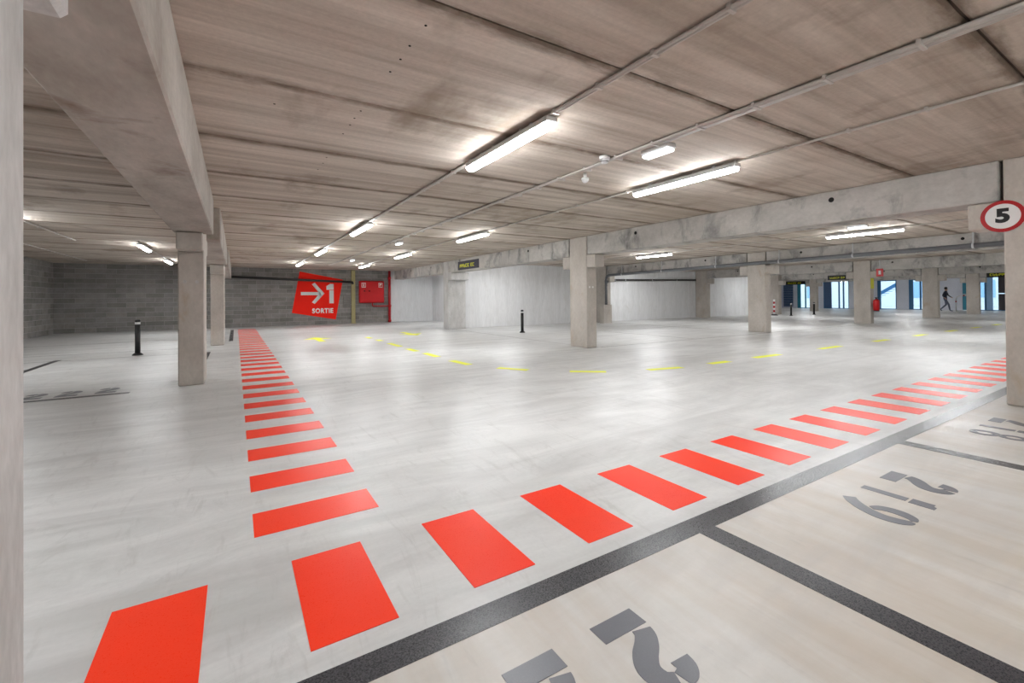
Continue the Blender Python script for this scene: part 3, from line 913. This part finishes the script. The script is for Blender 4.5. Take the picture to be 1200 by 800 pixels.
# round speed limit sign
t = thing('speed_sign', 'round white speed limit sign with red ring and black 5', 'sign', (7.085, 1.31, 1.88))
RX = Matrix.Rotation(math.radians(-90), 4, 'Y')
def disc(name, r, x, dep, m, seg=40, r_in=None):
    bm = bmesh.new()
    cy_, cz_ = 1.31, 2.047
    if r_in is None:
        vs = [bm.verts.new((x, cy_+r*math.cos(2*math.pi*k/seg), cz_+r*math.sin(2*math.pi*k/seg))) for k in range(seg)]
        ws = [bm.verts.new((x-dep, v.co.y, v.co.z)) for v in vs]
        bm.faces.new(vs); bm.faces.new(list(reversed(ws)))
        for k in range(seg):
            bm.faces.new((vs[k], vs[(k+1) % seg], ws[(k+1) % seg], ws[k]))
    else:
        R4 = []
        for (rr, xx) in ((r, x), (r, x-dep), (r_in, x-dep), (r_in, x)):
            R4.append([bm.verts.new((xx, cy_+rr*math.cos(2*math.pi*k/seg), cz_+rr*math.sin(2*math.pi*k/seg))) for k in range(seg)])
        for j in range(4):
            for k in range(seg):
                bm.faces.new((R4[j][k], R4[j][(k+1) % seg], R4[(j+1) % 4][(k+1) % seg], R4[(j+1) % 4][k]))
    o = obj(name, bm, m, t, -t.location)
    return o
disc('sign_plate', 0.172, 7.099, 0.006, 'sign_white')
disc('sign_ring', 0.172, 7.093, 0.002, 'steel_red', r_in=0.135)
tm = text_mesh('numeral_mark', '5', 'sign_black', 0.20, bold=0.010, extrude=0.001)
o = link('numeral_mark', tm, t, Vector((7.092, 1.31, 2.047))-t.location)
o.rotation_euler = (math.radians(90), 0, math.radians(-90))
o.scale = (1.12, 1, 1)

# dark hanging/beam signs with yellow lettering too small to read
def beam_sign(x, y0, y1, z0, z1, label, seed, m='navy'):
    rnd = random.Random(seed)
    s = thing('lettered_sign', label, 'sign', (x, (y0+y1)/2, z0))
    box('sign_panel', x-0.012, x, y0, y1, z0, z1, m, s)
    # row of block letters, from the far end towards the near end
    yy = y1-0.10*(y1-y0)
    h = (z1-z0)
    k = 0
    while yy > y0+0.16*(y1-y0):
        w = (y1-y0)*0.075
        bm = bmesh.new()
        bz0, bz1 = z0+0.27*h, z0+0.66*h
        kind = rnd.randrange(4)
        st = w*0.3
        bbox(bm, x-0.016, x-0.012, yy-st, yy, bz0, bz1)
        if kind in (0, 1, 3): bbox(bm, x-0.016, x-0.012, yy-w, yy-st, bz1-0.08*h, bz1)
        if kind in (0, 2, 3): bbox(bm, x-0.016, x-0.012, yy-w, yy-st, bz0, bz0+0.08*h)
        if kind in (1, 2): bbox(bm, x-0.016, x-0.012, yy-w, yy-w+st, bz0+0.09*h, bz1-0.09*h)
        if kind in (0, 1): bbox(bm, x-0.016, x-0.012, yy-w*0.8, yy-st, (bz0+bz1)/2-0.04*h, (bz0+bz1)/2+0.04*h)
        obj('letter_block', bm, 'yellow', s, -s.location)
        k += 1
        yy -= w*1.25 + (w*0.7 if k in (5, 7) else 0)
    return s
beam_sign(7.099, 13.6, 15.28, 2.26, 2.57, 'dark navy sign with yellow lettering on the beam near the wide pale column', 3)
# hanging plates near the far doors: with two rods to the beam
def hang_sign(x, y0, y1, z0, z1, label, seed, ztop):
    s = beam_sign(x, y0, y1, z0, z1, label, seed, 'sign_black')
    for y in (y0+0.12, y1-0.12):
        box('rod', x-0.006, x, y-0.006, y+0.006, z1, ztop, 'galv', s)
    return s
hang_sign(30.9, 11.96, 13.08, 2.14, 2.42, 'hanging black plate with yellow lettering before the wide glazed opening', 5, ZC)
hang_sign(38.2, 17.75, 19.2, 2.10, 2.36, 'hanging dark plate before the teal door', 8, ZC)
hang_sign(38.2, 6.4, 7.75, 2.20, 2.54, 'hanging black plate with yellow lettering past the hoop barrier column', 9, ZC)

# extinguisher on the column, its yellow board and the red pictogram
ex = thing('fire_extinguisher', 'red fire extinguisher hung on a concrete column', 'fire extinguisher', (22.93, 7.91, 0.56))
obj('cylinder', lathe(bmesh.new(), [(0.09, 0.0), (0.11, 0.02), (0.11, 0.38), (0.095, 0.44), (0.04, 0.47)], 20), 'cabinet_red', ex)
obj('valve', lathe(bmesh.new(), [(0.025, 0.47), (0.03, 0.5), (0.02, 0.53)], 12), 'sign_black', ex)
obj('handle', bbox(bmesh.new(), -0.015, 0.015, -0.10, 0.05, 0.53, 0.55), 'sign_black', ex)
obj('hose', tube(bmesh.new(), [(0.03, 0, 0.5), (0.10, -0.03, 0.46), (0.125, -0.04, 0.3), (0.125, -0.04, 0.12)], 0.012, 8), 'sign_black', ex)
obj('base_ring', lathe(bmesh.new(), [(0.105, -0.03), (0.105, 0.0)], 18), 'sign_black', ex)
obj('wall_hook', bbox(bmesh.new(), -0.03, 0.03, 0.09, 0.14, 0.30, 0.36), 'galv', ex)
yb = thing('notice_board', 'narrow yellow notice on the extinguisher column', 'notice', (22.93, 8.04, 1.5))
box('board', 22.80, 23.07, 8.030, 8.049, 1.48, 1.98, 'yellow', yb)
rp = thing('pictogram_sign', 'red pictogram sign projecting from the beam above the extinguisher', 'sign', (22.75, 7.78, 2.0))
box('sign_plate', 22.755, 22.770, 7.60, 7.84, 1.98, 2.30, 'cabinet_red', rp)
box('bracket', 22.757, 22.768, 7.70, 7.74, 2.30, ZC, 'galv', rp)
box('pictogram_mark', 22.750, 22.755, 7.68, 7.76, 2.06, 2.22, 'sign_white', rp)

# ================================================================== BOLLARDS AND POSTS
def bollard_proto():
    b = thing('bollard', '', 'bollard', (0, 0, 0))
    obj('base_plate', lathe(bmesh.new(), [(0.10, 0.0), (0.10, 0.012), (0.06, 0.05), (0.052, 0.055)], 20), 'bollard', b)
    obj('post', lathe(bmesh.new(), [(0.05, 0.055), (0.05, 0.685)], 20), 'bollard', b)
    obj('reflective_band', lathe(bmesh.new(), [(0.0495, 0.685), (0.0495, 0.735)], 20), 'reflective', b)
    obj('cap', lathe(bmesh.new(), [(0.05, 0.735), (0.05, 0.765), (0.04, 0.785), (0.02, 0.79)], 20), 'bollard', b)
    return b
b0 = bollard_proto(); b0.location = (-1.86, 12.85, 0); b0['label'] = 'black bollard with white band in the left bays before the block wall'
copy_tree(b0, (8.49, 13.05, 0), 'black bollard with white band standing alone before the white wall')
o = copy_tree(b0, (28.4, 14.0, 0), 'black bollard before the teal door, next to the striped delineator post'); o['group'] = 'bollards by the teal door'
o = copy_tree(b0, (31.3, 14.05, 0), 'black bollard before the teal door, farther from the delineator post'); o['group'] = 'bollards by the teal door'

dp = thing('delineator_post', 'white and red striped delineator post on a black foot at the wall end', 'post', (28.5, 15.05, 0))
obj('foot', lathe(bmesh.new(), [(0.22, 0), (0.22, 0.03), (0.12, 0.07)], 16), 'bollard', dp)
for k in range(7):
    obj('band', lathe(bmesh.new(), [(0.055, 0.07+k*0.13), (0.055, 0.07+(k+1)*0.13)], 14), 'steel_red' if k in (1, 3, 5) else 'reflective', dp)

hb = thing('hoop_barrier', 'bent white tube barrier with red bands before the end wall', 'barrier', (43.1, 10.27, 0))
obj('tube_hoop', tube(bmesh.new(), [(0, 0, 0), (0, 0, 0.92), (0, -0.06, 1.04), (0, -0.18, 1.10), (0, -0.62, 1.14), (0, -0.74, 1.10), (0, -0.80, 1.0), (0, -0.80, 0)], 0.035, 10), 'reflective', hb)
obj('red_band', tube(bmesh.new(), [(0, 0, 0.66), (0, 0, 0.76)], 0.038, 10), 'steel_red', hb)
obj('red_band', tube(bmesh.new(), [(0, -0.36, 1.116), (0, -0.46, 1.125)], 0.038, 10), 'steel_red', hb)

# ================================================================== PERSON (walking, dark clothes, far away)
def make_person(loc, rotz):
    P = {'pel': (0, 0, 0.92, .125, .10), 'wai': (0, 0, 1.06, .125, .095), 'che': (0, 0.02, 1.28, .15, .11), 'nec': (0, 0.03, 1.45, .05, .05), 'hd0': (0, 0.05, 1.55, .075, .085), 'hd1': (0, 0.055, 1.66, .07, .085),
         'shl': (.17, 0.02, 1.40, .06, .06), 'ell': (.22, -0.08, 1.14, .045, .045), 'wrl': (.22, 0.06, 0.93, .033, .033), 'hal': (.22, 0.12, 0.86, .035, .02),
         'shr': (-.17, 0.02, 1.40, .06, .06), 'elr': (-.22, 0.10, 1.15, .045, .045), 'wrr': (-.20, 0.28, 1.0, .033, .033), 'har': (-.20, 0.34, 0.96, .035, .02),
         'hil': (.09, 0, 0.86, .09, .09), 'knl': (.09, 0.20, 0.50, .06, .06), 'anl': (.09, 0.26, 0.09, .042, .045), 'tol': (.09, 0.42, 0.035, .04, .03),
         'hir': (-.09, 0, 0.86, .09, .09), 'knr': (-.09, 0.02, 0.48, .06, .06), 'anr': (-.09, -0.30, 0.14, .042, .045), 'tor': (-.09, -0.20, 0.035, .04, .03)}
    E_ = [('pel', 'wai'), ('wai', 'che'), ('che', 'nec'), ('nec', 'hd0'), ('hd0', 'hd1'), ('che', 'shl'), ('shl', 'ell'), ('ell', 'wrl'), ('wrl', 'hal'), ('che', 'shr'), ('shr', 'elr'), ('elr', 'wrr'), ('wrr', 'har'),
          ('pel', 'hil'), ('hil', 'knl'), ('knl', 'anl'), ('anl', 'tol'), ('pel', 'hir'), ('hir', 'knr'), ('knr', 'anr'), ('anr', 'tor')]
    keys = list(P)
    me = bpy.data.meshes.new('person_body')
    me.from_pydata([P[k][:3] for k in keys], [(keys.index(a), keys.index(b)) for a, b in E_], [])
    o = bpy.data.objects.new('person_tmp', me)
    COL.objects.link(o)
    sk = o.modifiers.new('skin', 'SKIN')
    if not me.skin_vertices:
        me.skin_vertices.new() if hasattr(me.skin_vertices, 'new') else None
    lay = me.skin_vertices[0].data if len(me.skin_vertices) else None
    if lay is not None:
        for i, k in enumerate(keys):
            lay[i].radius = (P[k][3], P[k][4])
            lay[i].use_root = (k == 'pel')
    ss = o.modifiers.new('sub', 'SUBSURF'); ss.levels = 2; ss.render_levels = 2
    dg = bpy.context.evaluated_depsgraph_get()
    m2 = bpy.data.meshes.new_from_object(o.evaluated_get(dg))
    bpy.data.objects.remove(o, do_unlink=True)
    m2.materials.clear()
    for k in ('cloth_dark', 'cloth_grey', 'skin'):
        m2.materials.append(MAT[k])
    for p in m2.polygons:
        z = p.center.z
        p.use_smooth = True
        if z > 1.47: p.material_index = 2
        elif z < 0.93 and abs(p.center.x) < 0.18: p.material_index = 1
        elif abs(p.center.x) > 0.15 and z < 1.0: p.material_index = 2
    t = thing('person', 'person in dark jacket and grey trousers walking before the end wall', 'person', loc)
    t.rotation_euler = (0, 0, rotz)
    link('body', m2, t)
    bm = bmesh.new()
    lathe(bm, [(0.07, 1.58), (0.088, 1.63), (0.085, 1.69), (0.06, 1.735), (0.02, 1.75)], 14, (0, 0.035, 0))
    obj('hair', bm, 'hair', t)
    return t
MAT['cloth_dark'] = plain('dark_jacket', srgb(44, 48, 62), 0.9)
MAT['cloth_grey'] = plain('grey_trousers', srgb(92, 98, 118), 0.9)
MAT['skin'] = plain('skin', srgb(190, 150, 130), 0.6)
MAT['hair'] = plain('hair_dark', srgb(40, 34, 32), 0.7)
make_person((43.2, 10.85, 0), math.radians(180))

# ================================================================== OUTSIDE (seen through the glazed doors)
struct(box('outside_ground', 47.41, 75, -15, 40, -0.25, -0.05, 'ext_ground'))
bd = thing('outside_building', 'white rendered building outside the glazed doors', 'building', (62, 14, -0.05))
box('facade', 62, 63, -12, 40, -0.05, 9, 'ext_wall', bd)
for k in range(9):
    y = -8+k*5
    w = box('window', 61.94, 62.0, y, y+1.6, 0.9, 2.6, 'skyblue', bd)
st = thing('outdoor_stair', 'pale blue outdoor stair seen through the blue door', 'stair', (51.5, 17.5, -0.05))
for k in range(12):
    box('step', 51.0, 52.2, 19.2-k*0.27-0.3, 19.2-k*0.27, -0.05+k*0.18+0.12, -0.05+k*0.18+0.18, 'skyblue', st)
bm = bmesh.new()
prism(bm, [(19.2, -0.05), (19.2, 0.25), (15.9, 2.45), (15.9, 2.1)], (50.96, 0, 0), (0, 1, 0), (0, 0, 1), (1, 0, 0), 0.05)
obj('stringer', bm, 'blue', st, -st.location)
bm = bmesh.new()
prism(bm, [(15.9, -0.05), (16.05, -0.05), (16.05, 2.2), (15.9, 2.2)], (50.95, 0, 0), (0, 1, 0), (0, 0, 1), (1, 0, 0), 0.1)
obj('stair_post', bm, 'blue', st, -st.location)
